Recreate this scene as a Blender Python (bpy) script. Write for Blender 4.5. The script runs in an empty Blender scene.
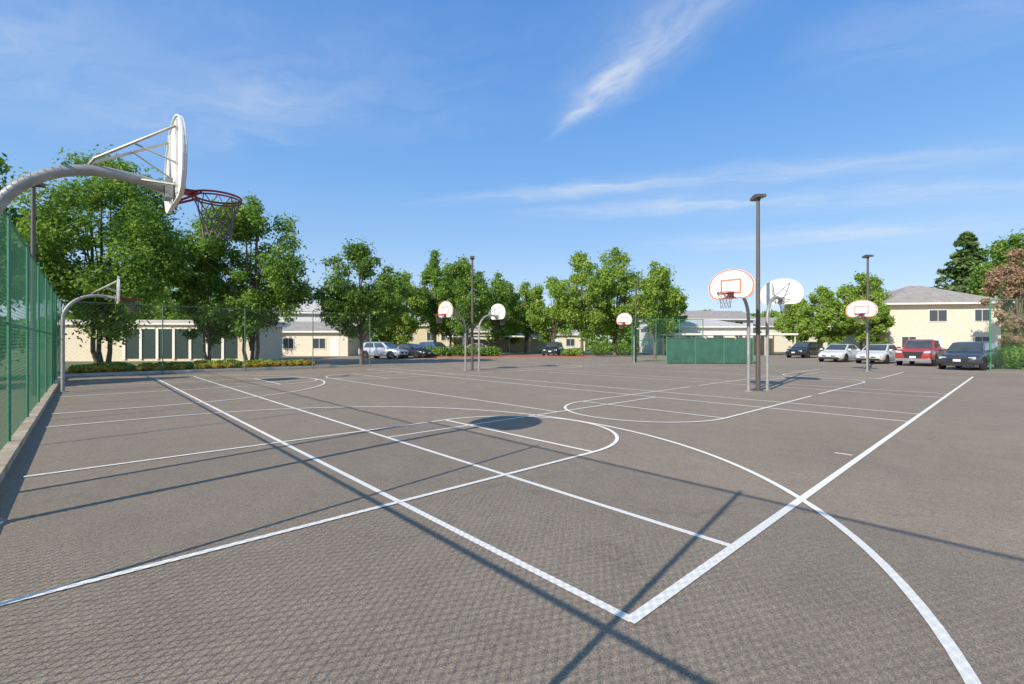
import bpy, bmesh, math, random
import numpy as np
from mathutils import Vector, Matrix
random.seed(7); rng = np.random.default_rng(7)
S = bpy.context.scene
COL = S.collection
S.view_settings.view_transform = 'Standard'; S.view_settings.look = 'None'; S.view_settings.exposure = 0

# ------------------------------------------------------------------ materials
def newmat(name):
    m = bpy.data.materials.new(name); m.use_nodes = True
    nt = m.node_tree; nt.nodes.clear()
    out = nt.nodes.new('ShaderNodeOutputMaterial')
    b = nt.nodes.new('ShaderNodeBsdfPrincipled')
    nt.links.new(b.outputs[0], out.inputs[0])
    return m, nt, b, out
def c4(c): return (c[0], c[1], c[2], 1)
def noise(nt, vec, scale, detail=4, rough=.6):
    n = nt.nodes.new('ShaderNodeTexNoise'); n.inputs['Scale'].default_value = scale
    n.inputs['Detail'].default_value = detail; n.inputs['Roughness'].default_value = rough
    if vec is not None: nt.links.new(vec, n.inputs['Vector'])
    return n.outputs['Fac']
def ramp(nt, fac, stops):
    r = nt.nodes.new('ShaderNodeValToRGB'); nt.links.new(fac, r.inputs[0])
    e = r.color_ramp.elements
    while len(e) < len(stops): e.new(.5)
    for i, (p, c) in enumerate(stops):
        e[i].position = p; e[i].color = c4(c) if len(c) == 3 else c
    return r.outputs[0]
def mixc(nt, fac, a, b, mode='MIX'):
    m = nt.nodes.new('ShaderNodeMix'); m.data_type = 'RGBA'; m.blend_type = mode
    for s, v in ((0, fac), (6, a), (7, b)):
        if isinstance(v, bpy.types.NodeSocket): nt.links.new(v, m.inputs[s])
        else: m.inputs[s].default_value = v if s == 0 else c4(v)
    return m.outputs[2]
def objco(nt):
    t = nt.nodes.new('ShaderNodeTexCoord'); return t.outputs['Object']
def bump(nt, b, h, strength=.3, dist=.01):
    n = nt.nodes.new('ShaderNodeBump'); n.inputs['Strength'].default_value = strength
    n.inputs['Distance'].default_value = dist
    nt.links.new(h, n.inputs['Height']); nt.links.new(n.outputs[0], b.inputs['Normal'])
def simple(name, c, rough=.6, metal=0, var=.12, scale=3, coat=0):
    m, nt, b, o = newmat(name)
    co = objco(nt)
    f = noise(nt, co, scale, 4)
    lo = tuple(x*(1-var) for x in c); hi = tuple(min(1, x*(1+var)) for x in c)
    nt.links.new(ramp(nt, f, [(.3, lo), (.7, hi)]), b.inputs['Base Color'])
    b.inputs['Roughness'].default_value = rough; b.inputs['Metallic'].default_value = metal
    if coat: b.inputs['Coat Weight'].default_value = coat; b.inputs['Coat Roughness'].default_value = .05
    return m

def asphalt_mat(name, base, cracks=True):
    m, nt, b, o = newmat(name)
    co = objco(nt)
    big = noise(nt, co, .22, 5, .62)
    mid = noise(nt, co, 2.3, 5, .7)
    grain = noise(nt, co, 40, 3, .75)
    fine = noise(nt, co, 110, 2, .8)
    spk = nt.nodes.new('ShaderNodeTexVoronoi'); spk.inputs['Scale'].default_value = 110; nt.links.new(co, spk.inputs['Vector'])
    c = ramp(nt, big, [(.25, tuple(x*.90 for x in base)), (.75, tuple(x*1.10 for x in base))])
    c = mixc(nt, .5, c, ramp(nt, mid, [(.3, (.86,.855,.85)), (.7, (1.15,1.14,1.12))]), 'MULTIPLY')
    c = mixc(nt, .7, c, ramp(nt, grain, [(.32, (.74,.74,.74)), (.68, (1.30,1.29,1.27))]), 'MULTIPLY')
    c = mixc(nt, .95, c, ramp(nt, fine, [(.32, (.56,.56,.56)), (.68, (1.50,1.48,1.44))]), 'MULTIPLY')
    c = mixc(nt, .7, c, ramp(nt, spk.outputs['Distance'], [(.0, (1.8,1.72,1.6)), (.25, (1.10,1.10,1.10)), (.8, (.84,.84,.84))]), 'MULTIPLY')
    if cracks:
        w = nt.nodes.new('ShaderNodeTexNoise'); w.inputs['Scale'].default_value = .8; w.inputs['Detail'].default_value = 4
        nt.links.new(co, w.inputs['Vector'])
        add = nt.nodes.new('ShaderNodeVectorMath'); add.operation = 'MULTIPLY_ADD'
        nt.links.new(w.outputs['Color'], add.inputs[0]); add.inputs[1].default_value = (2.2,2.2,0); nt.links.new(co, add.inputs[2])
        v = nt.nodes.new('ShaderNodeTexVoronoi'); v.feature = 'DISTANCE_TO_EDGE'; v.inputs['Scale'].default_value = .13
        nt.links.new(add.outputs[0], v.inputs['Vector'])
        k = ramp(nt, v.outputs['Distance'], [(.0, (.7,.7,.7)), (.0015, (.93,.93,.93)), (.003, (1,1,1))])
        c = mixc(nt, .5, c, k, 'MULTIPLY')
        st = noise(nt, co, .55, 3, .5)
        c = mixc(nt, 1, c, ramp(nt, st, [(.0, (.86,.86,.86)), (.30, (.93,.93,.93)), (.43, (1,1,1))]), 'MULTIPLY')
    nt.links.new(c, b.inputs['Base Color'])
    b.inputs['Roughness'].default_value = .9
    b.inputs['Specular IOR Level'].default_value = .12
    bump(nt, b, fine, .5, .003)
    return m
M_ASPH = asphalt_mat('court_asphalt', (.305,.245,.186))
M_LOT = asphalt_mat('lot_asphalt', (.32,.26,.20), cracks=False)

def paint_mat(name, c):
    m, nt, b, o = newmat(name); co = objco(nt)
    f = noise(nt, co, 60, 5, .75); g = noise(nt, co, 3, 4)
    s = nt.nodes.new('ShaderNodeMath'); s.operation = 'MULTIPLY_ADD'
    nt.links.new(g, s.inputs[0]); s.inputs[1].default_value = .45; nt.links.new(f, s.inputs[2])
    nt.links.new(ramp(nt, s.outputs[0], [(.0, tuple(x*.95 for x in c)), (.86, c), (.98, (.38,.34,.30))]), b.inputs['Base Color'])
    b.inputs['Roughness'].default_value = .8
    bump(nt, b, f, .3, .003)
    return m
M_LINE = paint_mat('white_line_paint', (.97,.90,.78))

def leafmat(name, dark, mid, light, trans=.36):
    m, nt, b, o = newmat(name)
    geo = nt.nodes.new('ShaderNodeNewGeometry')
    co = objco(nt)
    n1 = noise(nt, co, .55, 2)
    mx = nt.nodes.new('ShaderNodeMath'); mx.operation = 'MULTIPLY_ADD'
    nt.links.new(geo.outputs['Random Per Island'], mx.inputs[0]); mx.inputs[1].default_value = .65
    sub = nt.nodes.new('ShaderNodeMath'); sub.operation = 'MULTIPLY_ADD'
    nt.links.new(n1, sub.inputs[0]); sub.inputs[1].default_value = 1.1; sub.inputs[2].default_value = -.36
    nt.links.new(sub.outputs[0], mx.inputs[2])
    col = ramp(nt, mx.outputs[0], [(.1, dark), (.5, mid), (.9, light)])
    nt.links.new(col, b.inputs['Base Color']); b.inputs['Roughness'].default_value = .55
    b.inputs['Specular IOR Level'].default_value = .3
    t = nt.nodes.new('ShaderNodeBsdfTranslucent')
    tc = mixc(nt, 1, col, (1.6,1.65,.8), 'MULTIPLY'); nt.links.new(tc, t.inputs[0])
    ms = nt.nodes.new('ShaderNodeMixShader'); ms.inputs[0].default_value = trans
    nt.links.new(b.outputs[0], ms.inputs[1]); nt.links.new(t.outputs[0], ms.inputs[2]); nt.links.new(ms.outputs[0], o.inputs[0])
    return m
L_DARK = leafmat('leaf_deep_green', (.075,.145,.032), (.145,.245,.046), (.25,.36,.07))
L_MID = leafmat('leaf_green', (.09,.17,.033), (.185,.30,.052), (.31,.43,.08))
L_LIGHT = leafmat('leaf_light_green', (.13,.215,.04), (.25,.365,.06), (.39,.50,.095))
L_CON = leafmat('needle_green', (.075,.13,.045), (.13,.205,.065), (.20,.28,.10), .25)
L_RED = leafmat('leaf_rusty', (.24,.15,.10), (.42,.29,.20), (.56,.41,.31))
L_FLOWER = leafmat('flower_yellow_red', (.20,.22,.03), (.52,.44,.05), (.60,.24,.06))
M_BARK = simple('bark', (.16,.125,.095), .9, var=.35, scale=6)
M_GALV = simple('galvanised_steel', (.36,.345,.32), .5, .3, var=.22, scale=7)
M_POLE = simple('lamp_pole_paint', (.13,.105,.09), .5, .2)
M_FENCE = simple('green_vinyl_wire', (.08,.29,.14), .5)
M_POST = simple('green_fence_post', (.065,.23,.12), .45)
M_FARF = simple('dull_green_wire', (.12,.17,.13), .6)
M_BOARD = simple('backboard_white', (.80,.78,.73), .4, var=.10, scale=8)
M_ORANGE = simple('backboard_red_orange', (.80,.20,.10), .45, var=.1)
M_RIM = simple('rim_red', (.34,.035,.025), .5, var=.25)
M_NET = simple('net_cord', (.20,.16,.14), .8)
M_TIMBER = simple('timber_kerb', (.50,.39,.26), .85, var=.3, scale=4)
M_KERB = simple('concrete_kerb', (.5,.48,.43), .85, var=.15, scale=4)
M_REDKERB = simple('red_kerb_paint', (.42,.13,.09), .7, var=.2)
M_SCREEN = simple('green_slats', (.045,.135,.09), .65, var=.25, scale=2)
M_TYRE = simple('tyre_rubber', (.02,.02,.02), .85)
M_RIMM = simple('wheel_alloy', (.5,.5,.51), .3, .8)
M_GLASS = simple('car_glass', (.09,.105,.11), .05, .35, var=.3, scale=1.5, coat=.8)
M_BLACK = simple('black_plastic', (.022,.022,.022), .5)
M_LAMP = simple('headlight_glass', (.7,.72,.74), .1, .2)
M_TAIL = simple('taillight_red', (.45,.02,.015), .2)
M_PLATE = simple('number_plate', (.7,.72,.7), .5)
M_WIN = simple('window_glass', (.06,.075,.085), .08, 0, coat=.4)
M_WHITE = simple('white_trim', (.84,.79,.71), .6, var=.05)
M_ROOF = simple('grey_roof', (.36,.32,.28), .9, var=.2, scale=2)
M_ROOFL = simple('light_roof', (.54,.51,.47), .8, var=.12, scale=2)
M_CREAM = simple('cream_stucco', (.74,.66,.51), .9, var=.05)
M_BEIGE = simple('beige_stucco', (.74,.63,.46), .9, var=.06)
M_PALE = simple('pale_siding', (.66,.67,.65), .85, var=.06)
M_YEL = simple('yellow_siding', (.66,.56,.36), .85, var=.06)
M_DKGREEN = simple('dark_green_panel', (.03,.05,.045), .3)

def grass_mat():
    m, nt, b, o = newmat('grass_ground'); co = objco(nt)
    f = noise(nt, co, .15, 5); g = noise(nt, co, 25, 4, .8)
    c = ramp(nt, f, [(.3, (.13,.15,.05)), (.7, (.23,.22,.10))])
    c = mixc(nt, .8, c, ramp(nt, g, [(.3, (.6,.6,.6)), (.7, (1.4,1.4,1.3))]), 'MULTIPLY')
    nt.links.new(c, b.inputs['Base Color']); b.inputs['Roughness'].default_value = .95
    bump(nt, b, g, .6, .03); return m
M_GRASS = grass_mat()
M_SOIL = simple('bark_mulch', (.22,.16,.10), .95, var=.5, scale=25)

# ------------------------------------------------------------------ geometry helpers
class Geo:
    def __init__(s): s.v = []; s.f = []
    def add(s, v, f):
        o = len(s.v); s.v += [tuple(p) for p in v]; s.f += [tuple(i+o for i in q) for q in f]; return s
    def box(s, c, d, rz=0, ry=0):
        R = Matrix.Rotation(rz, 3, 'Z') @ Matrix.Rotation(ry, 3, 'Y')
        vs = []
        for sx in (-1,1):
            for sy in (-1,1):
                for sz in (-1,1):
                    vs.append(Vector(c) + R @ Vector((sx*d[0]/2, sy*d[1]/2, sz*d[2]/2)))
        return s.add(vs, [(0,1,3,2),(4,6,7,5),(0,4,5,1),(2,3,7,6),(0,2,6,4),(1,5,7,3)])
    def tube(s, pts, r, n=8, cap=True):
        pts = [Vector(p) for p in pts]
        rs = r if isinstance(r, (list, tuple)) else [r]*len(pts)
        vs = []; fs = []; up = None
        for i, p in enumerate(pts):
            if i == 0: t = pts[1]-p
            elif i == len(pts)-1: t = p-pts[i-1]
            else: t = (pts[i+1]-p).normalized() + (p-pts[i-1]).normalized()
            t.normalize()
            if up is None:
                up = Vector((0,0,1)) if abs(t.z) < .9 else Vector((1,0,0))
            x = up - t*up.dot(t); x.normalize(); y = t.cross(x); up = x
            for k in range(n):
                a = 2*math.pi*k/n
                vs.append(p + (x*math.cos(a)+y*math.sin(a))*rs[i])
        for i in range(len(pts)-1):
            for k in range(n):
                a = i*n+k; b = i*n+(k+1) % n
                fs.append((a, b, b+n, a+n))
        if cap:
            fs.append(tuple(reversed(range(n)))); fs.append(tuple(range((len(pts)-1)*n, len(pts)*n)))
        return s.add(vs, fs)
    def extrude(s, outline, axis, t0, t1):
        n = len(outline)
        def mk(p, t): return ((t,p[0],p[1]), (p[0],t,p[1]), (p[0],p[1],t))[axis]
        vs = [mk(p, t0) for p in outline] + [mk(p, t1) for p in outline]
        fs = [tuple(range(n)), tuple(reversed(range(n, 2*n)))]
        fs += [(i, i+n, (i+1) % n + n, (i+1) % n) for i in range(n)]
        return s.add(vs, fs)
    def obj(s, name, mat, parent=None, smooth=None):
        me = bpy.data.meshes.new(name); me.from_pydata(s.v, [], s.f)
        bm = bmesh.new(); bm.from_mesh(me); bmesh.ops.recalc_face_normals(bm, faces=bm.faces)
        if smooth:
            for f in bm.faces: f.smooth = True
            for e in bm.edges:
                if len(e.link_faces) == 2 and e.calc_face_angle(0) > math.radians(smooth): e.smooth = False
        bm.to_mesh(me); bm.free()
        me.materials.append(mat)
        o = bpy.data.objects.new(name, me); COL.objects.link(o)
        if parent: o.parent = parent
        return o
def empty(name, loc, rz, label, cat, group=None):
    e = bpy.data.objects.new(name, None); e.location = loc; e.rotation_euler = (0,0,rz); e.empty_display_size = .3
    COL.objects.link(e); e['label'] = label; e['category'] = cat
    if group: e['group'] = group
    return e
def copy_thing(src, name, loc, rz, label):
    def rec(o, par):
        c = o.copy(); COL.objects.link(c)
        if par: c.parent = par
        for ch in list(o.children): rec(ch, c)
        return c
    kids = list(src.children)
    c = src.copy(); COL.objects.link(c); c.location = loc; c.rotation_euler = (0,0,rz); c['label'] = label
    for k in kids: rec(k, c)
    return c

# court frame (metres): a runs along the baseline, b along the sideline
OX, OY = .669, 2.602
AX, AY, BX, BY = .7375, .6753, -.675, .7377
ANG_A = math.atan2(AY, AX); ANG_B = math.atan2(BY, BX)
def W(a, b, z=0): return (OX+AX*a+BX*b, OY+AY*a+BY*b, z)

# ------------------------------------------------------------------ ground
def sheet(name, pts, z, mat, label, cat):
    g = Geo(); g.add([(p[0], p[1], z) for p in pts], [tuple(range(len(pts)))])
    o = g.obj(name, mat)
    if o.data.polygons[0].normal.z < 0: o.data.flip_normals()
    o['kind'] = 'structure'; o['label'] = label; o['category'] = cat; return o
sheet('ground', [(-700,-300),(700,-300),(700,1500),(-700,1500)], 0, M_GRASS, 'dry grass ground around the courts', 'ground')
sheet('parking_lot', [W(-3.3,-30)[:2], W(60,-30)[:2], (90,60), (-35,62), (-30,44), W(11.5,34)[:2], W(-3.3,31)[:2]], .004, M_LOT, 'faded asphalt parking lot behind the courts', 'parking lot')
sheet('court_asphalt', [W(-3.1,-18)[:2], W(31.5,-18)[:2], W(31.5,26.2)[:2], W(-3.1,26.2)[:2]], .008, M_ASPH, 'weathered grey asphalt sports court', 'court')

# painted markings: every strip gets its own height so that nothing is coplanar
layer = [0]
def zlay():
    layer[0] += 1; return .012 + layer[0]*.00025
def strip(g, pts, w=.05):
    z = zlay(); L = []; n = len(pts)
    for i, p in enumerate(pts):
        if i == 0: t = (pts[1][0]-p[0], pts[1][1]-p[1])
        elif i == n-1: t = (p[0]-pts[i-1][0], p[1]-pts[i-1][1])
        else: t = (pts[i+1][0]-pts[i-1][0], pts[i+1][1]-pts[i-1][1])
        l = math.hypot(*t); nx, ny = -t[1]/l*w/2, t[0]/l*w/2
        L.append(W(p[0]+nx, p[1]+ny, z)); L.append(W(p[0]-nx, p[1]-ny, z))
    g.add(L, [(2*i, 2*i+1, 2*i+3, 2*i+2) for i in range(n-1)])
def finish_marks(g, name, label):
    o = g.obj(name, M_LINE)
    me = o.data
    bm = bmesh.new(); bm.from_mesh(me)
    for f in bm.faces:
        if f.normal.z < 0: f.normal_flip()
    bm.to_mesh(me); bm.free()
    o['kind'] = 'structure'; o['label'] = label; o['category'] = 'court marking'
g = Geo()
for a0 in (0, 15.4):
    for da in (0, 1.372, 9.6, 10.97): strip(g, [(a0+da, 0), (a0+da, 23.77)], .06)
    strip(g, [(a0+1.372, 5.49), (a0+9.6, 5.49)]); strip(g, [(a0+1.372, 18.29), (a0+9.6, 18.29)])
    strip(g, [(a0+5.49, 5.49), (a0+5.49, 18.29)])
    strip(g, [(a0+5.49, .1), (a0+5.49, .3)])
strip(g, [(-.026, 0), (26.8, 0)], .07); strip(g, [(-.026, 23.77), (26.4, 23.77)], .055)
finish_marks(g, 'tennis_court_marking', 'white painted tennis court lines on the asphalt')
def key(g, rim, b, s, three):
    ft = rim + s*4.19
    back = rim - s*1.6
    for o in (-1.83, 1.83): strip(g, [(back, b+o), (ft, b+o)], .06)
    strip(g, [(ft, b-1.83), (ft, b+1.83)], .06)
    strip(g, [(ft+s*1.83*math.cos(t), b+1.83*math.sin(t)) for t in np.linspace(-math.pi/2, math.pi/2, 40)], .06)
    if three:
        R = 6.05
        strip(g, [(back, b-R)] + [(rim+s*R*math.cos(t), b+R*math.sin(t)) for t in np.linspace(-math.pi/2, math.pi/2, 80)] + [(back, b+R)], .065)
g = Geo()
for b, t in ((4.43, True), (18.6, True)):
    key(g, -1.17, b, 1, t)
    key(g, 11.5, b, -1, False)
    key(g, 15.4, b, 1, False)
    key(g, 26.9, b, -1, False)
finish_marks(g, 'basketball_court_marking', 'white painted keys and three-point arcs on asphalt')

# ------------------------------------------------------------------ fences
def fence(name, p0, p1, H, sp, wire, label, post_gap=3.0, rails=(.06,), thick=.03, post_r=.03, group=None, wm=None, pm=None):
    p0 = Vector(p0); p1 = Vector(p1); d = p1-p0; L = d.length; rz = math.atan2(d.y, d.x)
    wm = wm or M_FENCE; pm = pm or M_POST
    e = empty(name, p0, rz, label, 'fence', group)
    V = []; F = []
    def w(x0, z0, x1, z1):
        tx, tz = x1-x0, z1-z0; l = math.hypot(tx, tz)
        if l < .02: return
        nx, nz = -tz/l*wire, tx/l*wire
        m = max(1, int(l/.28)); o = len(V)
        for i in range(m+1):
            x = x0+tx*i/m; z = z0+tz*i/m
            V.extend([(x+nx, 0, z+nz), (x-nx*.5, wire*.87, z-nz*.5), (x-nx*.5, -wire*.87, z-nz*.5)])
        for i in range(m):
            q = o+3*i
            F.extend([(q,q+1,q+4,q+3),(q+1,q+2,q+5,q+4),(q+2,q,q+3,q+5)])
    z0 = .05; hh = H-.05
    n = int((L+hh)/sp)
    for i in range(n+1):
        x = -hh + i*sp
        a = max(0, -x); b = min(hh, L-x)
        if b > a: w(x+a, z0+a, x+b, z0+b); w(x+a, z0+hh-a, x+b, z0+hh-b)
    me = bpy.data.meshes.new('wire_mesh'); me.from_pydata(V, [], F); me.materials.append(wm)
    o = bpy.data.objects.new('wire_mesh', me); COL.objects.link(o); o.parent = e
    k = max(1, round(L/post_gap))
    pg = Geo().tube([(0,0,0),(0,0,H+.02)], post_r, 8).tube([(0,0,H+.02),(0,0,H+.05)], [post_r*1.15, post_r*.3], 8).obj('post', pm, e, 40)
    pg.location = (0,-.04,0)
    for i in range(1, k+1):
        c = pg.copy(); COL.objects.link(c); c.parent = e; c.location = (L*i/k, -.04, 0)
    for z in list(rails)+[H]:
        Geo().tube([(0,0,z),(L,0,z)], thick if z > .2 else .01, 6).obj('rail', pm, e, 40)
    return e
FG = 'green chain-link fences around the courts'
fence('chain_link_fence', W(-3.1,-9.2), W(-3.1,5.46), 3.62, .066, .0024, 'tall green chain-link fence with heavy wire beside the court', 2.93, (.06,1.84), .02, .022, group=FG)
fence('chain_link_fence', W(-3.1,5.50), W(-3.1,26.2), 3.42, .11, .0017, 'tall green chain-link fence on a timber kerb', 2.95, (.06,1.84), .018, .022, group=FG)
fence('chain_link_fence', W(-3.0,26.3), W(11,26.3), 3.3, .18, .0017, 'green chain-link fence before the planting bed', 3.5, (.06,), .012, .026, group=FG, wm=M_FARF, pm=M_FARF)
fence('chain_link_fence', (9.6,37.4,0), (15.6,38.2,0), 3.4, .11, .0025, 'tall green chain-link fence beside the slatted enclosure', 2.0, (.06,1.7), .025, .035, group=FG)
fence('chain_link_fence', (26.6,26.0,0), (32,24.2,0), 3.9, .12, .002, 'green chain-link fence beside a round bush', 2.6, (.06,), .025, .045, group=FG)
k = Geo().box((0,0,.06), (35.3,.14,.12)).obj('timber_kerb', M_TIMBER)
k.location = W(-3.0, 8.6); k.rotation_euler = (0,0,ANG_B); k['label'] = 'weathered timber edging under the green fence'; k['category'] = 'kerb'
sheet('soil_strip', [W(-3.12,-9)[:2], W(-3.12,26)[:2], W(-9,26)[:2], W(-9,-9)[:2]], .006, M_SOIL, 'bare soil strip beside the fence', 'ground')

def enclosure():
    e = empty('slatted_enclosure', (14.1,33.3,0), math.radians(-4), 'muted green slatted enclosure fence with steel frame', 'enclosure')
    pts = [(-3,0),(3,0),(3,2.0),(-2.4,2.0)]
    for i in range(4):
        p, q = Vector(pts[i]), Vector(pts[(i+1)%4]); L = (q-p).length; rz = math.atan2((q-p).y,(q-p).x)
        g = Geo(); n = int(L/.12)
        for j in range(n):
            c = p.lerp(q, (j+.5)/n)
            g.box((c.x, c.y, .92), (.105, .02, 1.7), rz)
        g.obj('slat_panel', M_SCREEN, e)
        m = max(1, round(L/2))
        for j in range(m):
            c = p.lerp(q, j/m); Geo().tube([(c.x,c.y,0),(c.x,c.y,1.95)], .035, 8).obj('post', M_POST, e, 40)
        Geo().tube([(p.x,p.y,1.85),(q.x,q.y,1.85)], .022, 6).obj('rail', M_POST, e, 40)
enclosure()

# ------------------------------------------------------------------ basketball hoops
def board_outline(s=1.0):
    pts = [(-.44,0),(.44,0),(.56,.05),(.65,.18),(.675,.34)]
    for t in np.linspace(.12, math.pi-.12, 18): pts.append((.675*math.cos(t), .36+.52*math.sin(t)))
    pts += [(-.675,.34),(-.65,.18),(-.56,.05)]
    cz = .42
    return [(p[0]*s, cz+(p[1]-cz)*s) for p in pts]
def ring(g, o1, o2, x, t):
    n = len(o1)
    vs = [(x,p[0],p[1]) for p in o1]+[(x,p[0],p[1]) for p in o2]+[(x+t,p[0],p[1]) for p in o1]+[(x+t,p[0],p[1]) for p in o2]
    fs = []
    for i in range(n):
        j = (i+1) % n
        fs += [(i,j,n+j,n+i), (2*n+i,2*n+j,3*n+j,3*n+i), (i,j,2*n+j,2*n+i), (n+i,n+j,3*n+j,3*n+i)]
    g.add(vs, fs)
def hoop(loc, rz, label, dz=0.0):
    e = empty('basketball_hoop', loc, rz, label, 'basketball hoop', 'basketball hoops on gooseneck poles')
    EXT = 1.31; ZB = 2.97+dz
    r = .80
    pts = [(0,0,0),(0,0,1.2),(0,0,2.28+dz)]
    for t in np.linspace(0, math.pi/2, 12)[1:]: pts.append((r-r*math.cos(t), 0, 2.38+dz+r*math.sin(t)))
    pts += [(1.05,0,3.165+dz),(EXT-.06,0,3.12+dz)]
    Geo().tube(pts, .050, 16).obj('pole', M_GALV, e, 40)
    Geo().tube([(0,0,0),(0,0,.03)], .13, 16).obj('base_plate', M_GALV, e, 40)
    bx = EXT
    b = Geo().extrude([(p[0], p[1]+ZB) for p in board_outline()], 0, bx, bx+.02).obj('backboard', M_BOARD, e)
    g = Geo(); ring(g, [(p[0],p[1]+ZB) for p in board_outline(1.004)], [(p[0],p[1]+ZB) for p in board_outline(.975)], bx-.016, .015)
    for y in (-.25,.25): g.box((bx-.010, y, ZB+.43), (.018,.035,.72))
    g.obj('back_flange', M_BOARD, b)
    g = Geo(); ring(g, [(p[0],p[1]+ZB) for p in board_outline(.985)], [(p[0],p[1]+ZB) for p in board_outline(.92)], bx+.021, .003)
    g.obj('border_stripe', M_ORANGE, b)
    sq = lambda hw, z0, z1: [(-hw,z0),(hw,z0),(hw,z1),(-hw,z1)]
    g = Geo(); ring(g, sq(.30,ZB+.15,ZB+.58), sq(.255,ZB+.195,ZB+.535), bx+.021, .003)
    g.obj('target_square', M_ORANGE, b)
    g = Geo()
    for y in (-.27,.27):
        g.tube([(.66,0,3.22+dz),(.70,y*.25,3.27+dz),(bx-.02,y,ZB+.72)], .014, 6)
        g.tube([(.98,0,3.17+dz),(bx-.02,y,ZB+.14)], .013, 6)
        g.tube([(.98,y*.5,3.47+dz),(bx-.02,y,ZB+.36)], .009, 6)
    g.box((bx-.05,0,3.12+dz), (.06,.20,.20))
    g.obj('brace', M_GALV, e, 40)
    rz_ = 3.13+dz; rc = bx+.02+.13+.23
    g = Geo()
    n = 36; R = .23; rr = .011
    vs = []; fs = []
    for i in range(n):
        t = 2*math.pi*i/n
        for k in range(6):
            u = 2*math.pi*k/6; q = R + rr*math.cos(u)
            vs.append((rc+q*math.cos(t), q*math.sin(t), rz_+rr*math.sin(u)))
    for i in range(n):
        for k in range(6):
            fs.append((i*6+k, ((i+1)%n)*6+k, ((i+1)%n)*6+(k+1)%6, i*6+(k+1)%6))
    g.add(vs, fs)
    g.tube([(rc+R*math.cos(t),R*math.sin(t),rz_-.03) for t in np.linspace(0,2*math.pi,30)], .009, 5)
    for y in (-.09,.09): g.tube([(bx+.02,y*.8,rz_-.0),(rc-math.sqrt(R*R-y*y),y,rz_)], .012, 6)
    for y in (-.09,.09): g.tube([(bx+.02,y*.7,rz_-.13),(rc-.16,y*1.7,rz_-.015)], .012, 6)
    g.add([(bx+.03,-.09,rz_-.012),(bx+.03,.09,rz_-.012),(rc-.19,.12,rz_-.012),(rc-.19,-.12,rz_-.012)],[(0,1,2,3)])
    g.box((bx+.028,0,rz_-.05), (.014,.18,.2))
    g.obj('rim', M_RIM, e, 40)
    g = Geo()
    def nr(z): return .225 - .20*z/.44 + .20*(z/.44)**2*.55
    for sgn in (-1,1):
        for i in range(11):
            t0 = 2*math.pi*i/11
            g.tube([(rc+nr(z)*math.cos(t0+sgn*z*2.6), nr(z)*math.sin(t0+sgn*z*2.6), rz_-.02-z) for z in np.linspace(0,.44,10)], .005, 4)
    g.obj('net', M_NET, e)
    return e
hoop(W(-2.88,4.43), ANG_A, 'grey gooseneck basketball hoop with white fan-shaped backboard near the fence')
h1 = hoop(W(-2.75,18.6), ANG_A, 'distant gooseneck hoop by the fence corner, seen from behind', -.13)
hl = [(13.2,4.36,1,'hoop with orange-edged white backboard facing the court'),
      (13.9,4.05,0,'hoop with plain white board back, turned away'),
      (13.05,19.0,1,'hoop with orange-edged backboard beside a lamp pole'),
      (13.6,18.5,0,'hoop with white board back beside a lamp pole'),
      (28.5,4.1,1,'hoop with orange-edged backboard near parked cars'),
      (28.5,18.4,1,'hoop with orange-edged backboard near the green enclosure')]
for a,b,f,l in hl: copy_thing(h1, 'basketball_hoop', W(a,b), ANG_A+math.pi*f, l)

# ------------------------------------------------------------------ lamp poles
def lamp(loc, H, rz, label):
    e = empty('court_lamp', loc, rz, label, 'lamp pole', 'dark court lamp poles')
    Geo().tube([(0,0,0),(0,0,H*.5),(0,0,H-.05)], [.07,.062,.05], 12).obj('pole', M_POLE, e, 40)
    Geo().box((0,0,.015), (.3,.3,.03)).obj('base_plate', M_POLE, e)
    Geo().tube([(0,0,H-.08),(0,0,H+.05)], .07, 12).obj('bracket', M_POLE, e)
    for s in (-1,1):
        Geo().extrude([(s*.03,H-.01),(s*.25,H-.03),(s*.25,H+.06),(s*.03,H+.12)], 1, -.12, .12).obj('lamp_head', M_POLE, e)
    return e
l0 = lamp(W(13.6,4.22), 6.15, ANG_A+.9, 'tall dark lamp pole between two back-to-back hoops')
for a,b,l in ((13.4,18.85,'dark lamp pole beside two hoops'),(28.9,4.15,'dark lamp pole near parked cars'),(28.8,18.45,'dark lamp pole near the green enclosure'),
              (-3.35,17.9,'dark lamp pole outside the green fence')):
    copy_thing(l0, 'court_lamp', W(a,b), ANG_A+.9, l)

# ------------------------------------------------------------------ trees
def leaf_mesh(name, C, N, size, mat, elong=1.35):
    n = len(C)
    N = N/np.linalg.norm(N, axis=1, keepdims=True)
    R = rng.normal(size=(n,3)); T = np.cross(N, R); T /= np.linalg.norm(T, axis=1, keepdims=True); B = np.cross(N, T)
    s = size*(.6+.8*rng.random(n))[:,None]
    V = np.empty((n,4,3))
    V[:,0] = C+T*s*.5*elong; V[:,1] = C+B*s*.36+N*s*.10; V[:,2] = C-T*s*.5*elong; V[:,3] = C-B*s*.36+N*s*.10
    me = bpy.data.meshes.new(name)
    me.vertices.add(4*n); me.vertices.foreach_set('co', V.reshape(-1))
    me.loops.add(4*n); me.loops.foreach_set('vertex_index', np.arange(4*n, dtype=np.int32))
    me.polygons.add(n); me.polygons.foreach_set('loop_start', np.arange(0,4*n,4,dtype=np.int32))
    try: me.polygons.foreach_set('loop_total', np.full(n,4,dtype=np.int32))
    except Exception: pass
    me.update(calc_edges=True); me.materials.append(mat)
    return me
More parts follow.
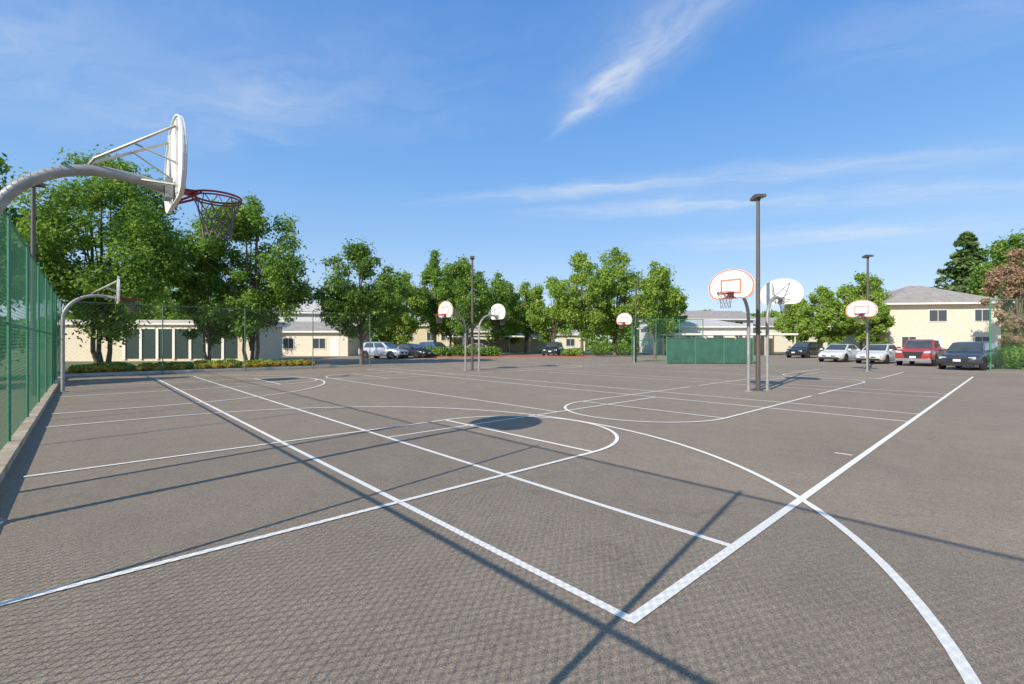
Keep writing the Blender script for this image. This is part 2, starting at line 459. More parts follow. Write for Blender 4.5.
def tree(loc, H, wid, zc0, mat, leaves, lsize, label, stems=1, name='broadleaf_tree', nclump=None, pointy=.25):
    e = empty(name, loc, random.uniform(0,6.28), label, 'tree', 'trees around the courts')
    rz = (H-zc0)/2; zc = (H+zc0)/2; R = wid/2
    nc = nclump or 60
    cl = []
    ph = [random.uniform(0,6.28) for _ in range(4)]
    for i in range(nc):
        d = rng.normal(size=3); d /= np.linalg.norm(d)
        az = math.atan2(d[1], d[0])
        k = (.38+.62*random.random()**.5)*(1+.15*math.sin(2*az+ph[0])+.12*math.sin(3*az+ph[1]+3*d[2]))
        taper = 1-pointy*max(0, d[2])-.12*max(0,-d[2])
        cr = random.uniform(.075,.20)*wid*.62
        p = np.array([d[0]*(R-cr*.6)*k*taper*1.06, d[1]*(R-cr*.6)*k*taper*1.06, zc+d[2]*(rz-cr*.55)*min(1,k)])
        cl.append((p, cr))
    for j in range(3):
        f = 1-.07*j
        cl[j] = (np.array([random.uniform(-.3,.3)*j,random.uniform(-.3,.3)*j,(H-cl[j][1]*.6)*f]), cl[j][1])
    wts = np.array([c[1]**2 for c in cl]); wts /= wts.sum()
    idx = rng.choice(nc, size=leaves, p=wts)
    P = np.array([c[0] for c in cl]); Cr = np.array([c[1] for c in cl])
    D = rng.normal(size=(leaves,3)); D /= np.linalg.norm(D, axis=1, keepdims=True)
    rad = Cr[idx]*(.35+.75*rng.random(leaves)**.6)
    stray = rng.random(leaves) < .20; rad[stray] *= 1.6
    C = P[idx] + D*rad[:,None]*np.array([1,1,.85])
    N = D*.6 + rng.normal(size=(leaves,3))*.6 + np.array([0,0,.45])
    me = leaf_mesh('crown', C, N, lsize, mat)
    o = bpy.data.objects.new('crown', me); COL.objects.link(o); o.parent = e
    g = Geo(); tr = max(.09, H*.017)
    for s in range(stems):
        ox, oy = (0,0) if stems == 1 else (random.uniform(-.6,.6), random.uniform(-.6,.6))
        lean = (random.uniform(-.3,.3)+ox, random.uniform(-.3,.3)+oy)
        zt = max(zc0, 1.2)
        pts = [(ox*.5,oy*.5,-.05),(ox*.5,oy*.5,.25),(ox*.7+lean[0]*.2,oy*.7+lean[1]*.2,zt*.8),(lean[0],lean[1],zc),(lean[0]*1.2,lean[1]*1.2,zc+rz*.7)]
        f = 1 if stems == 1 else .65
        g.tube(pts, [tr*1.4*f,tr*1.05*f,tr*.85*f,tr*.5*f,tr*.12], 9)
        for j in range(max(5, 16//stems)):
            p, cr = cl[random.randrange(nc)]
            z0 = zt*.75 + random.random()*max(.1,(min(p[2],zc)-zt*.75))*.6
            t = (z0)/(zc); q = Vector((lean[0]*min(1,t), lean[1]*min(1,t), z0))
            pe = Vector(p); m = q.lerp(pe, .5)+Vector((0,0,.12*(pe-q).length))
            g.tube([q, m, pe], [tr*.42*f, tr*.26*f, tr*.08], 6)
    g.obj('trunk', M_BARK, e, 50)
    return e
def conifer(loc, H, wid, leaves, lsize, label):
    e = empty('conifer_tree', loc, random.uniform(0,6.28), label, 'tree', 'trees around the courts')
    nb = int(H*7); Cs = []; Ns = []
    per = leaves//nb
    g = Geo(); g.tube([(0,0,-.05),(0,0,H*.5),(0,0,H*.99)], [H*.016,H*.009,.02], 8)
    for i in range(nb):
        h = random.random()**1.1; z = .08*H + .90*H*h
        L = wid/2*(1-h)**.7*random.uniform(.5,1.2)+.25; az = random.uniform(0,6.28)
        t = rng.random(per)**.8
        droop = .34*L*t**1.4 - .20*L*t
        s = .24*L*(1-t*.65)+.06
        x = L*t; y = rng.normal(size=per)*s; zz = z-droop-abs(rng.normal(size=per))*.12*L
        ca, sa = math.cos(az), math.sin(az)
        Cs.append(np.stack([x*ca-y*sa, x*sa+y*ca, zz], 1)); Ns.append(rng.normal(size=(per,3))*.5+np.array([ca*.4,sa*.4,.7]))
        g.tube([(0,0,z),(ca*L*.9,sa*L*.9,z-.1*L)], [.03,.01], 4)
    me = leaf_mesh('crown', np.concatenate(Cs), np.concatenate(Ns), lsize, L_CON, 1.9)
    o = bpy.data.objects.new('crown', me); COL.objects.link(o); o.parent = e
    g.obj('trunk', M_BARK, e)
    return e
tree((-23.5,27,0), 12.3, 9.2, 1.3, L_MID, 56000, .145, 'large leafy green tree behind the fence', 3, nclump=125)
tree((-19.0,29.5,0), 8.0, 4.4, 1.2, L_MID, 17000, .14, 'smaller green tree beside a low building', 2, nclump=60)
tree((-16.2,29,0), 10.6, 6.7, 1.3, L_MID, 34000, .145, 'leafy green tree with several stems', 3, nclump=95)
tree((-10.3,32,0), 8.1, 5.8, 1.9, L_DARK, 24000, .14, 'round green tree on a slim trunk', 1, nclump=75)
tree((-27.3,23,0), 11.4, 5.8, 2.5, L_MID, 18000, .18, 'dark green tree behind the green fence')
tree((-23.0,18.2,0), 6.2, 6.0, .4, L_MID, 16000, .17, 'bushy green tree behind the fence')
tree((-19.5,14.2,0), 5.0, 4.2, .3, L_MID, 11000, .15, 'low bushy green tree behind the fence')
tree((-9.9,60,0), 13.2, 5.4, 2.4, L_MID, 18000, .21, 'narrow pointed green tree behind parked cars', nclump=80, pointy=.7)
far = [(-12.6,55,9.6,6.2,L_LIGHT),(-5.4,52,10.8,6.8,L_MID),(-1.8,60,10.4,7.0,L_MID),(1.9,66,9.9,7.6,L_LIGHT),(4.9,56,9.2,6.4,L_LIGHT),
       (7.8,52,11.3,7.2,L_LIGHT),(11.9,54,12.4,8.0,L_LIGHT),(15.9,52,10.4,6.6,L_LIGHT),(19.0,58,8.6,4.4,L_MID),
       (37,60,7.0,5.5,L_LIGHT),(34.5,52,7.6,5.6,L_LIGHT),(38.8,52,9.1,5.6,L_LIGHT),(43.3,56,9.2,5.2,L_MID),(-16,58,8,6,L_MID),
       (-33,48,9,8,L_MID),(-42,52,10,9,L_DARK),(24,80,7.6,6.5,L_MID),(33,80,7,6,L_MID),(-8.4,64,10.8,7,L_LIGHT),(-.6,75,9.6,8,L_MID),(35.9,46.5,6.4,3.4,L_LIGHT)]
for x,y,h,w,m in far:
    tree((x,y,0), h, w, h*.15, m, 16500, .20, {'leaf_light_green':'bright light green tree near parked cars','leaf_green':'mid green leafy tree beyond the courts','leaf_deep_green':'dark green leafy tree beyond the courts'}[m.name], nclump=64)
conifer((58.4,60,0), 16.0, 11.0, 15000, .36, 'tall loose conifer behind the cream building')
conifer((64,66,0), 13.4, 8, 9000, .4, 'tall loose conifer behind the cream building')
tree((54.2,50,0), 13.0, 8, 2.5, L_MID, 20000, .24, 'tall green tree behind the cream building', nclump=60)
tree((43.2,40,0), 9.4, 3.7, .8, L_RED, 14000, .16, 'reddish-brown tree beside the building', nclump=60)

def bush(loc, sx, sy, h, mat, n, ls, label, name='bush', cat='bush', stuff=False):
    m = max(9, int(sx*sy*1.8)); Cs=[]; Ns=[]
    cen = np.stack([(np.arange(m)/(m-1)-.5)*sx*.85, rng.uniform(-.5,.5,m)*sy*.7, rng.uniform(.35,.62,m)*h], 1)
    idx = rng.integers(0,m,n); D = rng.normal(size=(n,3)); D /= np.linalg.norm(D,axis=1,keepdims=True)
    r = min(h*.5, max(.3,min(sx,sy)*.4))*(.6+.45*rng.random(n))
    C = cen[idx]+D*r[:,None]*np.array([1.1,1.1,.85]); C[:,2] = np.clip(C[:,2], .02, h*1.1)
    me = leaf_mesh(name, C, D+rng.normal(size=(n,3))*.4+np.array([0,0,.3]), ls, mat)
    o = bpy.data.objects.new(name, me); COL.objects.link(o); o.location = loc
    o['label'] = label; o['category'] = cat
    if stuff: o['kind'] = 'stuff'
    return o
def bed(pts, label):
    g = Geo(); g.extrude(pts, 2, .0, .12); o = g.obj('planting_bed', M_SOIL); o['kind']='structure'; o['label']=label; o['category']='planting bed'
bed([W(-3.2,27.2)[:2], W(9.2,27.2)[:2], W(9.6,30)[:2], W(-3.2,31)[:2]], 'mulched planting bed beyond the fence')
ko = Geo().box((0,0,.075),(12.6,.15,.15)).obj('concrete_kerb', M_KERB); ko.location = W(3,27.1); ko.rotation_euler=(0,0,ANG_A); ko['label']='pale concrete kerb along the planting bed'; ko['category']='kerb'
for i,(a,b,sx,h,m) in enumerate([(-1.6,28.4,2.2,.5,L_LIGHT),(.9,28.5,2.2,.45,L_LIGHT),(3.2,28.3,2.0,.55,L_LIGHT),(5.4,28.4,2.0,.45,L_LIGHT),(7.4,28.4,1.6,.4,L_LIGHT)]):
    o = bush(W(a,b,.1), sx, 1.1, h, m, 3000, .10, 'low clipped light green shrub in the bed', cat='bush'); o.rotation_euler=(0,0,ANG_A); o['group']='low shrubs in the planting bed'
for a,b in ((-1.8,27.6),(.6,27.65),(2.9,27.6),(5.2,27.6),(7.1,27.65)):
    o = bush(W(a,b,.1), 1.9, .5, .36, L_FLOWER, 1300, .09, 'yellow and red flowers along the kerb','flower_clump','flowers'); o.rotation_euler=(0,0,ANG_A); o['group']='flowers along the kerb'
bed([(-9,46),(7.5,47),(7.5,49.5),(-9,49)], 'planting island in the parking lot')
ko = Geo().box((0,0,.07),(17,.16,.14)).obj('red_kerb', M_REDKERB); ko.location = (-.8,46.3,0); ko.rotation_euler=(0,0,math.atan2(1,16.5)); ko['label']='red painted kerb along the island'; ko['category']='kerb'
for x,y,sx,h,m in [(-7.6,47.4,2,1.0,L_MID),(-5.0,47.4,2.2,1.25,L_DARK),(-2.4,47.6,2.0,1.15,L_MID),(6.2,48.2,1.8,.9,L_LIGHT),(19.5,50,2.4,1.1,L_MID),(22.5,50.5,2.6,1.2,L_DARK),(9.8,50.5,2,1.6,L_MID),(12.6,50.8,2,1.5,L_DARK)]:
    o = bush((x,y,.08), sx, 1.6, h, m, 1800, .14, 'rounded green shrub beside the parking lot'); o['group']='shrubs beside the parking lot'
o = bush((30.2,27.2,0), 3.2, 2.2, 1.5, L_MID, 6000, .12, 'rounded green bush beside the chain-link fence')

n = 60000
xs = rng.uniform(-190,190,n); base = 6.8+1.6*np.sin(xs*.11)+1.1*np.sin(xs*.31+1)+.8*np.sin(xs*.83+2)
zz = base*rng.random(n)**.75; ys = 110+10*rng.random(n)+4*np.sin(xs*.2)
C = np.stack([xs,ys,zz],1); N = rng.normal(size=(n,3))*.6+np.array([0,-.5,.5])
me = leaf_mesh('distant_woods', C, N, .8, L_MID); o = bpy.data.objects.new('distant_woods', me); COL.objects.link(o)
o['kind']='stuff'; o['label']='distant line of green trees on the horizon'; o['category']='woods'

# ------------------------------------------------------------------ buildings
def window(par, x, z, w, h, y, nm='window', mull=1):
    p = Geo().box((x, y-.012, z), (w, .03, h)).obj(nm, M_WIN, par)
    g = Geo(); t = .06
    g.box((x,y-.03,z+h/2+t/2),(w+2*t,.07,t)); g.box((x,y-.03,z-h/2-t/2),(w+2*t,.09,t))
    g.box((x-w/2-t/2,y-.03,z),(t,.066,h)); g.box((x+w/2+t/2,y-.03,z),(t,.066,h))
    for i in range(1,mull+1): g.box((x-w/2+w*i/(mull+1),y-.034,z),(.04,.03,h-.004))
    g.obj('frame', M_WHITE, p)
def house(loc, rz, w, d, h, rise, wall, roofm, label, kind='hip', wins=(), side=(), door=None, over=.5, name='house'):
    e = empty(name, loc, rz, label, 'building')
    Geo().box((0, d/2, h/2), (w, d, h)).obj('wall', wall, e)
    x0,x1,y0,y1 = -w/2-over, w/2+over, -over, d+over
    g = Geo()
    if kind == 'hip':
        r = min(w,d)/2+over
        if w >= d: A,B = (x0+r,(y0+y1)/2,h+.18+rise),(x1-r,(y0+y1)/2,h+.18+rise)
        else: A,B = (0,y0+r,h+.18+rise),(0,y1-r,h+.18+rise)
        v = [(x0,y0,h+.18),(x1,y0,h+.18),(x1,y1,h+.18),(x0,y1,h+.18),A,B]
        f = [(0,1,5,4),(1,2,5),(2,3,4,5),(3,0,4),(0,3,2,1)] if w>=d else [(0,1,4),(1,2,5,4),(2,3,5),(3,0,4,5),(0,3,2,1)]
        g.add(v,f)
    elif kind == 'gable':
        v = [(x0,y0,h+.18),(x1,y0,h+.18),(x1,y1,h+.18),(x0,y1,h+.18),(x0,(y0+y1)/2,h+.18+rise),(x1,(y0+y1)/2,h+.18+rise)]
        g.add(v,[(0,1,5,4),(2,3,4,5),(1,2,5),(3,0,4),(0,3,2,1)])
    else:
        g.box((0,(y0+y1)/2,h+.30),(w+2*over-.1,d+2*over-.1,.2))
    ro = g.obj('roof', roofm, e)
    Geo().box((0,(y0+y1)/2,h+.09),(w+2*over,d+2*over,.178)).obj('fascia', M_WHITE, ro)
    for (x,z,ww,hh,m) in wins: window(e, x, z, ww, hh, 0, mull=m)
    if side:
        for (yy,z,ww,hh) in side:
            p = Geo().box((-w/2-.012, yy, z), (.03, ww, hh)).obj('window', M_WIN, e)
            gg = Geo(); gg.box((-w/2-.03,yy,z+hh/2+.03),(.07,ww+.12,.06)); gg.box((-w/2-.03,yy,z-hh/2-.03),(.07,ww+.12,.06))
            gg.box((-w/2-.03,yy-ww/2-.03,z),(.066,.06,hh)); gg.box((-w/2-.03,yy+ww/2+.03,z),(.066,.06,hh)); gg.obj('frame', M_WHITE, p)
    if door:
        p = Geo().box((door,-.015,1.03),(.95,.04,2.04)).obj('door', M_WHITE, e)
        Geo().tube([(door+.36,-.04,1.0),(door+.36,-.09,1.0)], .03, 8).obj('handle', M_GALV, p)
    return e
e = house((-28.6,38,0), .04, 15, 5, 2.95, .4, M_BEIGE, M_ROOFL, 'low beige flat-roofed building with tall dark window bays', 'flat', over=.3, name='low_building')
for i in range(7):
    x = -2.2+i*1.3
    p = Geo().box((x,-.02,1.42),(1.0,.05,2.4)).obj('window', M_DKGREEN, e)
    g = Geo(); g.box((x-.60,-.06,1.42),(.20,.12,2.55)); g.box((x,-.04,2.68),(1.0,.08,.12)); g.obj('frame', M_WHITE, p)
house((-26,60,0), .1, 9, 8, 5.2, 1.6, M_PALE, M_ROOFL, 'pale two-storey house with light roof behind trees','gable',[(-2.5,1.4,1.2,1.2,1),(2,1.4,1.2,1.2,1),(-2.5,4.1,1.2,1.1,1),(2,4.1,1.2,1.1,1)])
house((-22.6,52,0), -.1, 9, 6, 2.6, 1.2, M_CREAM, M_ROOF, 'cream cottage with grey roof behind trees','gable',[(-2.4,1.4,1.2,1.1,1),(1.2,1.4,1.4,1.1,1)],door=3)
house((-13.5,72,0), 0, 9, 8, 4.0, 1.6, M_YEL, M_ROOF, 'yellow sided house with grey roof','hip',[(-2.5,2.4,1.2,1.2,1),(1,2.4,1.2,1.2,1),(3.2,2.4,1.2,1.2,1)])
house((-5,80,0), 0, 8, 8, 3.2, 1.4, M_CREAM, M_ROOF, 'cream bungalow with grey roof','hip',[(-2.5,1.5,1.2,1.2,1),(2,1.5,1.4,1.2,1)],door=.4)
house((6,80,0), 0, 13, 8, 2.7, 1.3, M_CREAM, M_ROOFL, 'cream bungalow with light roof behind trees','hip',[(-4.5,1.5,1.4,1.2,1),(-1.5,1.5,1.4,1.2,1),(4,1.5,1.4,1.2,1)],door=1.6)
house((24.5,60,0), 0, 12, 7, 3.4, 1.1, M_WHITE, M_ROOFL, 'long white house with light grey roof','hip',[(-4.5,1.9,1.3,1.2,1),(-1.5,1.9,1.3,1.2,1),(2.0,1.9,1.3,1.2,1),(4.6,1.9,1.0,1.2,1)],door=.2)
house((29.5,71,0), .08, 15, 8, 4.9, 1.5, M_PALE, M_ROOF, 'pale two-storey house with layered grey roof','gable',[(-5.5,4.1,1.3,1.1,1),(-2,4.1,1.3,1.1,1),(2,4.1,1.3,1.1,1),(5.2,4.1,1.3,1.1,1)])
house((42,74,0), 0, 16, 9, 3.9, 1.6, M_CREAM, M_ROOF, 'cream house with grey hipped roof','hip',[(-5.5,2,1.3,1.2,1),(-2,2,1.3,1.2,1),(3,2,1.3,1.2,1)])
house((44.9,48.5,0), -.16, 10.2, 9, 5.45, 2.3, M_CREAM, M_ROOF, 'two-storey cream apartment building with grey hipped roof','hip',
      [(-3.3,1.5,1.3,1.2,1),(-.6,4.3,1.6,1.15,1),(3.4,4.3,1.3,1.15,1),(3.4,1.5,1.3,1.2,1)],side=[(2.2,4.3,1.2,1.1),(5.5,4.3,1.2,1.1)],door=-.6,over=.7)
def carport(loc, w, d, h):
    e = empty('carport', loc, 0, 'white flat-roofed carport on slim posts', 'carport')
    Geo().box((0,d/2,h),(w,d,.22)).obj('roof', M_WHITE, e)
    n = int(w/3)
    for i in range(n+1):
        for y in (.3,d-.3): Geo().box((-w/2+.2+(w-.4)*i/n, y, (h-.11)/2),(.1,.1,h-.11)).obj('post', M_WHITE, e)
    Geo().box((0,d-.08,1.0),(w-.4,.1,2.0)).obj('back_wall', M_CREAM, e)
carport((25.5,53,0), 14, 5, 2.45)
carport((-2,70,0), 16, 5, 2.4)

# ------------------------------------------------------------------ cars
def paint(name, c): return simple(name, c, .28, .1, var=.03, coat=.8)
def wheel_parts(e, x, y, r, side):
    wh = bpy.data.objects.new('wheel', None); COL.objects.link(wh); wh.parent = e; wh.location = (x,y,r); wh.empty_display_size=.2
    w = .2
    g = Geo(); n = 24
    prof = [(r*.66,-w/2),(r*.93,-w/2),(r,-w*.36),(r,w*.36),(r*.93,w/2),(r*.66,w/2)]
    vs = []; fs = []
    for i in range(n):
        t = 2*math.pi*i/n
        for (q,yy) in prof: vs.append((q*math.cos(t), yy, q*math.sin(t)))
    m = len(prof)
    for i in range(n):
        for k in range(m): fs.append((i*m+k, ((i+1)%n)*m+k, ((i+1)%n)*m+(k+1)%m, i*m+(k+1)%m))
    g.add(vs, fs); g.obj('tyre', M_TYRE, wh, 40)
    g = Geo(); g.tube([(0,-w*.2,0),(0,w*.2,0)], r*.64, 20)
    for k in range(5):
        t = 2*math.pi*k/5; g.box((r*.36*math.cos(t), side*w*.30, r*.36*math.sin(t)), (r*.5,.04,.09), 0, -t)
    g.tube([(0,side*w*.2,0),(0,side*w*.42,0)], r*.14, 10)
    g.obj('rim', M_RIMM, wh, 40)
def car(loc, heading, kind, pm, label):
    e = empty('parked_car', loc, heading, label, 'car', 'cars parked beyond the courts')
    if kind == 'sedan':
        L,Wd,H,r,zb = 4.65,1.80,1.42,.32,.20
        st = [(-2.32,.45,.66,.74),(-2.27,.32,.84,.84),(-2.1,.25,.92,.92),(-1.6,.22,.95,.98),(-.8,.2,.94,1),(.6,.2,.92,1),(1.1,.2,.89,1),(1.5,.21,.85,.99),(1.9,.23,.76,.94),(2.15,.27,.67,.86),(2.28,.34,.58,.76),(2.33,.42,.52,.68)]
        gh = (-1.75,1.2,-.9,.2,.93)
    elif kind == 'suv':
        L,Wd,H,r,zb = 4.5,1.84,1.58,.36,.24
        st = [(-2.25,.5,.86,.80),(-2.2,.36,.97,.90),(-2.0,.3,1.02,.97),(-1.6,.27,1.03,1),(-.8,.26,1.02,1),(.6,.26,1.00,1),(1.0,.26,.98,1),(1.5,.27,.94,.985),(1.9,.29,.88,.94),(2.12,.32,.80,.87),(2.22,.38,.71,.79),(2.26,.46,.64,.70)]
        gh = (-2.05,1.2,-1.6,.3,1.00)
    else:
        L,Wd,H,r,zb = 5.3,1.92,1.74,.39,.34
        st = [(-2.65,.5,1.05,.95),(-2.6,.42,1.12,.99),(-1.6,.36,1.12,1),(-.8,.36,1.12,1),(.8,.36,1.12,1),(1.3,.36,1.12,1),(1.9,.36,1.11,1),(2.35,.37,1.09,.985),(2.55,.39,1.05,.96),(2.63,.44,.98,.92),(2.66,.5,.90,.88)]
        gh = (-.75,1.3,-.6,.75,1.12)
    hw = Wd/2; V=[]; F=[]; n=16
    for (x,z0,z1,k) in st:
        w = hw*k; hgt = z1-z0
        half = [(w*.80,z0),(w*.95,z0+.08*hgt),(w*.99,z0+.25*hgt),(w,z0+.45*hgt),(w*.99,z0+.66*hgt),(w*.965,z0+.84*hgt),(w*.91,z0+.95*hgt),(w*.74,z1)]
        for (y,z) in half: V.append((x,-y,z))
        for (y,z) in reversed(half): V.append((x,y,z))
    for i in range(len(st)-1):
        for k in range(n): F.append((i*n+k,(i+1)*n+k,(i+1)*n+(k+1)%n,i*n+(k+1)%n))
    F.append(tuple(range(n))); F.append(tuple((len(st)-1)*n+k for k in range(n)))
    g = Geo().add(V,F)
    xr0,xf0,xr1,xf1,zbelt = gh
    wb, wm, wt = hw*.86, hw*.72, hw*.60; zt = H
    lv = [(xr0,xf0,zbelt-.05,wb),(xr0+(xr1-xr0)*.86,xf0+(xf1-xf0)*.86,zbelt+(zt-zbelt)*.86,wm),(xr1+.08,xf1-.10,zt-.035,wt*1.05),(xr1+.3,xf1-.3,zt-.005,wt*.85),(xr1+.6,xf1-.6,zt+.008,wt*.5)]
    v=[]; f=[]
    for (a,b,z,w) in lv: v += [(a,-w,z),(b,-w,z),(b,w,z),(a,w,z)]
    for i in range(len(lv)-1):
        for k in range(4): f.append((i*4+k,i*4+(k+1)%4,(i+1)*4+(k+1)%4,(i+1)*4+k))
    q=(len(lv)-1)*4; f.append((q,q+1,q+2,q+3)); g.add(v,f)
    g.obj('body', pm, e, 32)
    if kind == 'pickup': Geo().box((-1.7,0,1.125),(1.7,1.4,.02)).obj('cargo_bed', M_BLACK, e)
    A0,A1 = lv[0],lv[1]
    def pane(nm, c0,c1,c2,c3, u0,u1,v0,v1, off):
        c0,c1,c2,c3 = map(Vector,(c0,c1,c2,c3)); nrm = Vector(off)
        P = lambda u,vv: (c0.lerp(c1,u)).lerp(c3.lerp(c2,u), vv)+nrm
        q = [P(u0,v0),P(u1,v0),P(u1,v1),P(u0,v1)]
        gg = Geo(); gg.add(q+[p-nrm*1.3 for p in q],[(0,1,2,3),(4,7,6,5),(0,4,5,1),(1,5,6,2),(2,6,7,3),(3,7,4,0)]); gg.obj(nm, M_GLASS, e)
    a0,b0,z0,w0 = A0; a1,b1,z1,w1 = A1
    pane('windscreen',(b0,-w0,z0),(b0,w0,z0),(b1,w1,z1),(b1,-w1,z1),.05,.95,.12,.98,(.012,0,.012))
    pane('rear_window',(a0,-w0,z0),(a0,w0,z0),(a1,w1,z1),(a1,-w1,z1),.07,.93,.2,.95,(-.012,0,.012))
    for s in (-1,1):
        for (u0,u1) in ((.12,.48),(.52,.90)):
            pane('side_window',(a0,s*w0,z0),(b0,s*w0,z0),(b1,s*w1,z1),(a1,s*w1,z1),u0,u1,.18,.95,(0,s*.014,.004))
    xf = st[-1][0]; zf1 = st[-2][2]; zf0 = st[-1][1]
    Geo().extrude([(-.42,zf0+.03),(.42,zf0+.03),(.50,zf1-.05),(-.50,zf1-.05)],0,xf-.04,xf+.02).obj('grille', M_BLACK, e)
    for s in (-1,1):
        k = st[-3]; y1 = hw*k[3]*.97; z = k[2]-.11
        bk = .10 if kind == 'pickup' else .26
        Geo().extrude([(s*(y1-.34),z-.09),(s*(y1-.02),z-.06),(s*(y1-.03),z+.06),(s*(y1-.32),z+.04)],0,xf-bk,xf+(.012 if kind=='pickup' else -.03)).obj('headlight', M_LAMP, e)
        k = st[1]; Geo().box((st[0][0]+.02, s*hw*.70, k[2]-.16),(.12,.26,.15)).obj('taillight', M_TAIL, e)
        Geo().box((gh[1]-.2, s*(hw+.07), zbelt+.06),(.12,.18,.12)).obj('wing_mirror', pm, e)
    Geo().box((xf+.024,0,zf0+.09),(.012,.32,.13)).obj('number_plate', M_PLATE, e)
    Geo().box((xf-.06 if kind=='pickup' else xf-.10,0,.42 if kind=='pickup' else .32),(.24 if kind=='pickup' else .18,Wd*(.92 if kind=='pickup' else .72),.16)).obj('bumper', M_RIMM if kind=='pickup' else M_BLACK, e)
    wx = L*.305
    for x in (-wx, wx):
        for s in (-1,1):
            g2 = Geo(); g2.tube([(x,s*(hw-.12),r+.01),(x,s*(hw+.008),r+.01)], r*1.12, 24)
            g2.obj('wheel_arch', M_BLACK, e, 40)
            wheel_parts(e, x, s*(hw-.075), r, s)
P_DARK=paint('paint_dark_grey',(.05,.055,.065)); P_RED=paint('paint_red',(.42,.05,.05)); P_WH=paint('paint_white',(.80,.78,.73)); P_SIL=paint('paint_silver',(.50,.54,.58)); P_BLK=paint('paint_black',(.025,.025,.028)); P_BLU=paint('paint_blue',(.07,.16,.34)); P_TAN=paint('paint_tan',(.48,.42,.32))
R = math.radians
car((26.4,26.9,0), R(212), 'suv', P_DARK, 'dark grey sport utility car parked nose out')
car((27.8,31.6,0), R(218), 'pickup', P_RED, 'red pickup truck parked nose out')
car((27.2,34.6,0), R(216), 'sedan', P_WH, 'white saloon parked beside the red truck')
car((26.3,37.4,0), R(216), 'sedan', P_WH, 'white saloon parked in the row')
car((29.2,46.5,0), R(212), 'suv', P_BLK, 'black sport utility car near the carport')
car((-12.0,43.6,0), R(-20), 'suv', P_SIL, 'silver sport utility car parked behind the courts')
car((-10.0,46.2,0), R(-30), 'sedan', P_BLK, 'black saloon parked behind the courts')
car((-8.2,49.5,0), R(-40), 'suv', P_BLU, 'blue sport utility car parked beyond the island')
car((4.7,53,0), R(255), 'suv', P_BLK, 'black off-road car seen from the front')
car((-4.5,56,0), R(180), 'sedan', P_TAN, 'tan saloon parked in the lot')

# ------------------------------------------------------------------ light
sd = Vector((1.60*AX+.25*BX, 1.60*AY+.25*BY, -1)); sd.normalize()
sun = bpy.data.lights.new('Sun','SUN'); sun.energy = 5.0; sun.angle = R(.4); sun.color = (1,.94,.83)
so = bpy.data.objects.new('Sun', sun); COL.objects.link(so); so.rotation_euler = sd.to_track_quat('-Z','Y').to_euler()
elev = math.asin(-sd.z); az = math.atan2(-sd.x, -sd.y)
w = bpy.data.worlds.new('World'); S.world = w; w.use_nodes = True
nt = w.node_tree; nt.nodes.clear()
out = nt.nodes.new('ShaderNodeOutputWorld'); bg = nt.nodes.new('ShaderNodeBackground'); nt.links.new(bg.outputs[0], out.inputs[0])
sky = nt.nodes.new('ShaderNodeTexSky'); sky.sky_type = 'NISHITA'; sky.sun_disc = False
sky.sun_elevation = elev; sky.sun_rotation = az; sky.air_density = 1.0; sky.dust_density = .5; sky.ozone_density = 1.6
tc = nt.nodes.new('ShaderNodeTexCoord'); sep = nt.nodes.new('ShaderNodeSeparateXYZ'); nt.links.new(tc.outputs['Generated'], sep.inputs[0])
def mth(op, a, b=None, c=None, clamp=False):
    n = nt.nodes.new('ShaderNodeMath'); n.operation = op; n.use_clamp = clamp
    for i,v in enumerate((a,b,c)):
        if v is None: continue
        if isinstance(v,(int,float)): n.inputs[i].default_value = v
        else: nt.links.new(v, n.inputs[i])
    return n.outputs[0]
zc = mth('MAXIMUM', sep.outputs[2], .03)
px = mth('DIVIDE', sep.outputs[0], zc); py = mth('DIVIDE', sep.outputs[1], zc)
cmb = nt.nodes.new('ShaderNodeCombineXYZ'); nt.links.new(px, cmb.inputs[0]); nt.links.new(py, cmb.inputs[1])
wn = nt.nodes.new('ShaderNodeTexNoise'); wn.inputs['Scale'].default_value = 3.2; wn.inputs['Detail'].default_value = 4; nt.links.new(cmb.outputs[0], wn.inputs[0])
ws = nt.nodes.new('ShaderNodeSeparateColor'); nt.links.new(wn.outputs['Color'], ws.inputs[0])
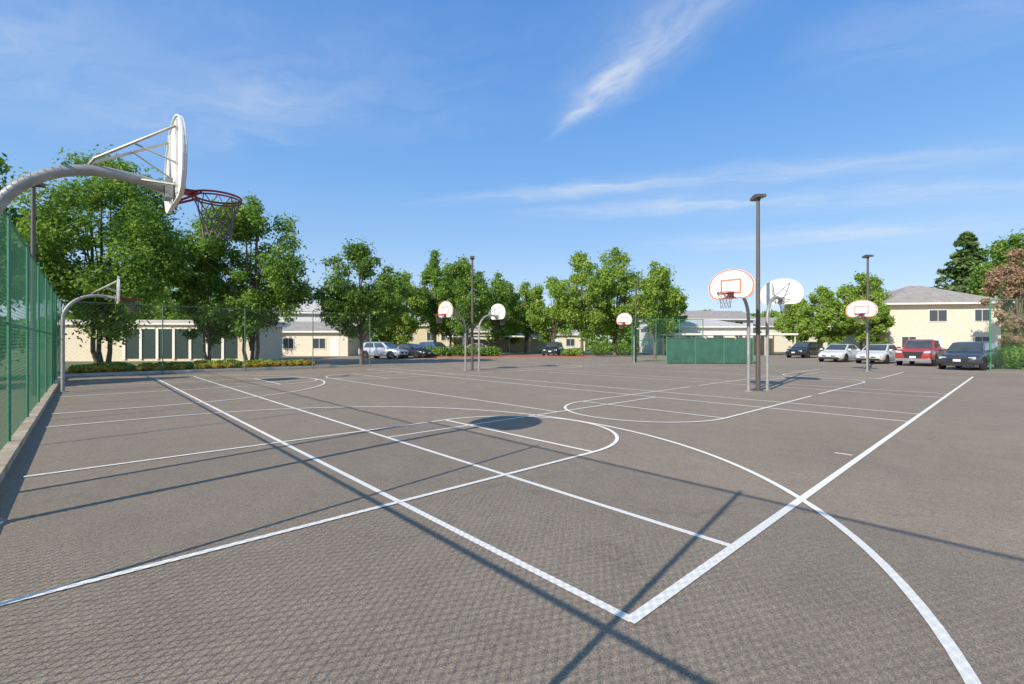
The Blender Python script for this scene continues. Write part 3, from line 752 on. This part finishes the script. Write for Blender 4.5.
def streak(x0,y0,x1,y1, width0, width1, warp, amp, fray, flen=16.0, off=.26, gain=1.6):
    L = math.hypot(x1-x0,y1-y0); tx,ty = (x1-x0)/L,(y1-y0)/L
    wx = mth('MULTIPLY_ADD', mth('SUBTRACT', ws.outputs[0], .5), warp, px); wy = mth('MULTIPLY_ADD', mth('SUBTRACT', ws.outputs[1], .5), warp, py)
    dx = mth('SUBTRACT', wx, x0); dy = mth('SUBTRACT', wy, y0)
    u = mth('ADD', mth('MULTIPLY', dx, tx), mth('MULTIPLY', dy, ty))
    v = mth('ADD', mth('MULTIPLY', dx, -ty), mth('MULTIPLY', dy, tx))
    wid = mth('MULTIPLY_ADD', mth('DIVIDE', u, L), width1-width0, width0); wid = mth('MAXIMUM', wid, .002)
    q = mth('DIVIDE', v, wid); gss = mth('EXPONENT', mth('MULTIPLY', mth('MULTIPLY', q, q), -1.0))
    e0 = mth('MULTIPLY', u, 4.0/L, clamp=True); e1 = mth('MULTIPLY', mth('SUBTRACT', L, u), 2.0/L, clamp=True)
    cc = nt.nodes.new('ShaderNodeCombineXYZ'); nt.links.new(mth('MULTIPLY', u, fray), cc.inputs[0]); nt.links.new(mth('MULTIPLY', v, flen), cc.inputs[1])
    fn = nt.nodes.new('ShaderNodeTexNoise'); fn.inputs['Scale'].default_value = 1; fn.inputs['Detail'].default_value = 5; fn.inputs['Roughness'].default_value = .6; nt.links.new(cc.outputs[0], fn.inputs[0])
    f = mth('MULTIPLY', mth('SUBTRACT', fn.outputs['Fac'], off), gain, clamp=True)
    return mth('MULTIPLY', mth('MULTIPLY', mth('MULTIPLY', gss, f), mth('MULTIPLY', e0, e1)), amp)
parts = [streak(.165,2.34,.70,1.02,.018,.13,.14,.80,5.0,13),
         streak(.22,2.2,.66,1.05,.07,.28,.25,.42,3.5,7),
         streak(-.9,3.45,3.6,2.2,.09,.24,.34,.72,1.0,5),
         streak(-.3,3.7,4.6,2.9,.18,.36,.5,.66,.9,3.5),
         streak(1.2,5.0,5.5,3.6,.34,.65,.6,.66,.7,2.5),
         streak(-2.4,2.3,.4,1.6,.28,.45,.6,.42,1.0,3.5),
         streak(-3.0,1.9,-.3,1.25,.25,.36,.5,.38,1.0,3.5),
         streak(.9,1.7,2.0,1.2,.15,.30,.4,.28,1.2,4)]
tot = parts[0]
for p in parts[1:]: tot = mth('ADD', tot, p)
tot = mth('MULTIPLY', tot, 1.0, clamp=True)
def lin(c):
    f = lambda v: (v/255/12.92) if v < 10 else ((v/255+.055)/1.055)**2.4
    return tuple(f(v)/.15/8 for v in c)
cr = nt.nodes.new('ShaderNodeValToRGB'); nt.links.new(sep.outputs[2], cr.inputs[0])
el = cr.color_ramp.elements
stops = [(0,(206,222,240)),(.08,(185,211,242)),(.2,(150,193,241)),(.34,(119,174,237)),(.48,(95,156,230)),(.62,(80,143,220)),(.85,(112,148,196))]
while len(el) < len(stops): el.new(.5)
for i,(p,c) in enumerate(stops): el[i].position = p; el[i].color = (*lin(c),1)
hs = nt.nodes.new('ShaderNodeHueSaturation'); hs.inputs['Saturation'].default_value = 1.1; hs.inputs['Value'].default_value = 1.5
nt.links.new(sky.outputs[0], hs.inputs['Color'])
def wmix(f, a, b, blend='MIX'):
    mx = nt.nodes.new('ShaderNodeMix'); mx.data_type = 'RGBA'; mx.blend_type = blend
    for s,v in ((0,f),(6,a),(7,b)):
        if isinstance(v,(int,float)) or isinstance(v,tuple): mx.inputs[s].default_value = v
        else: nt.links.new(v, mx.inputs[s])
    return mx.outputs[2]
grad = wmix(1.0, cr.outputs[0], (8,8,8,1), 'MULTIPLY')
c = wmix(.85, hs.outputs[0], grad)
c = wmix(tot, c, (5.5,5.75,6.05,1))
nt.links.new(c, bg.inputs[0]); bg.inputs[1].default_value = .15

cam = bpy.data.cameras.new('Camera'); co = bpy.data.objects.new('Camera', cam); COL.objects.link(co)
cam.sensor_width = 36; cam.lens = 467/1024*36; cam.clip_start = .05; cam.clip_end = 3000
co.location = (0,0,1.56); co.rotation_euler = (math.pi/2,0,0); S.camera = co
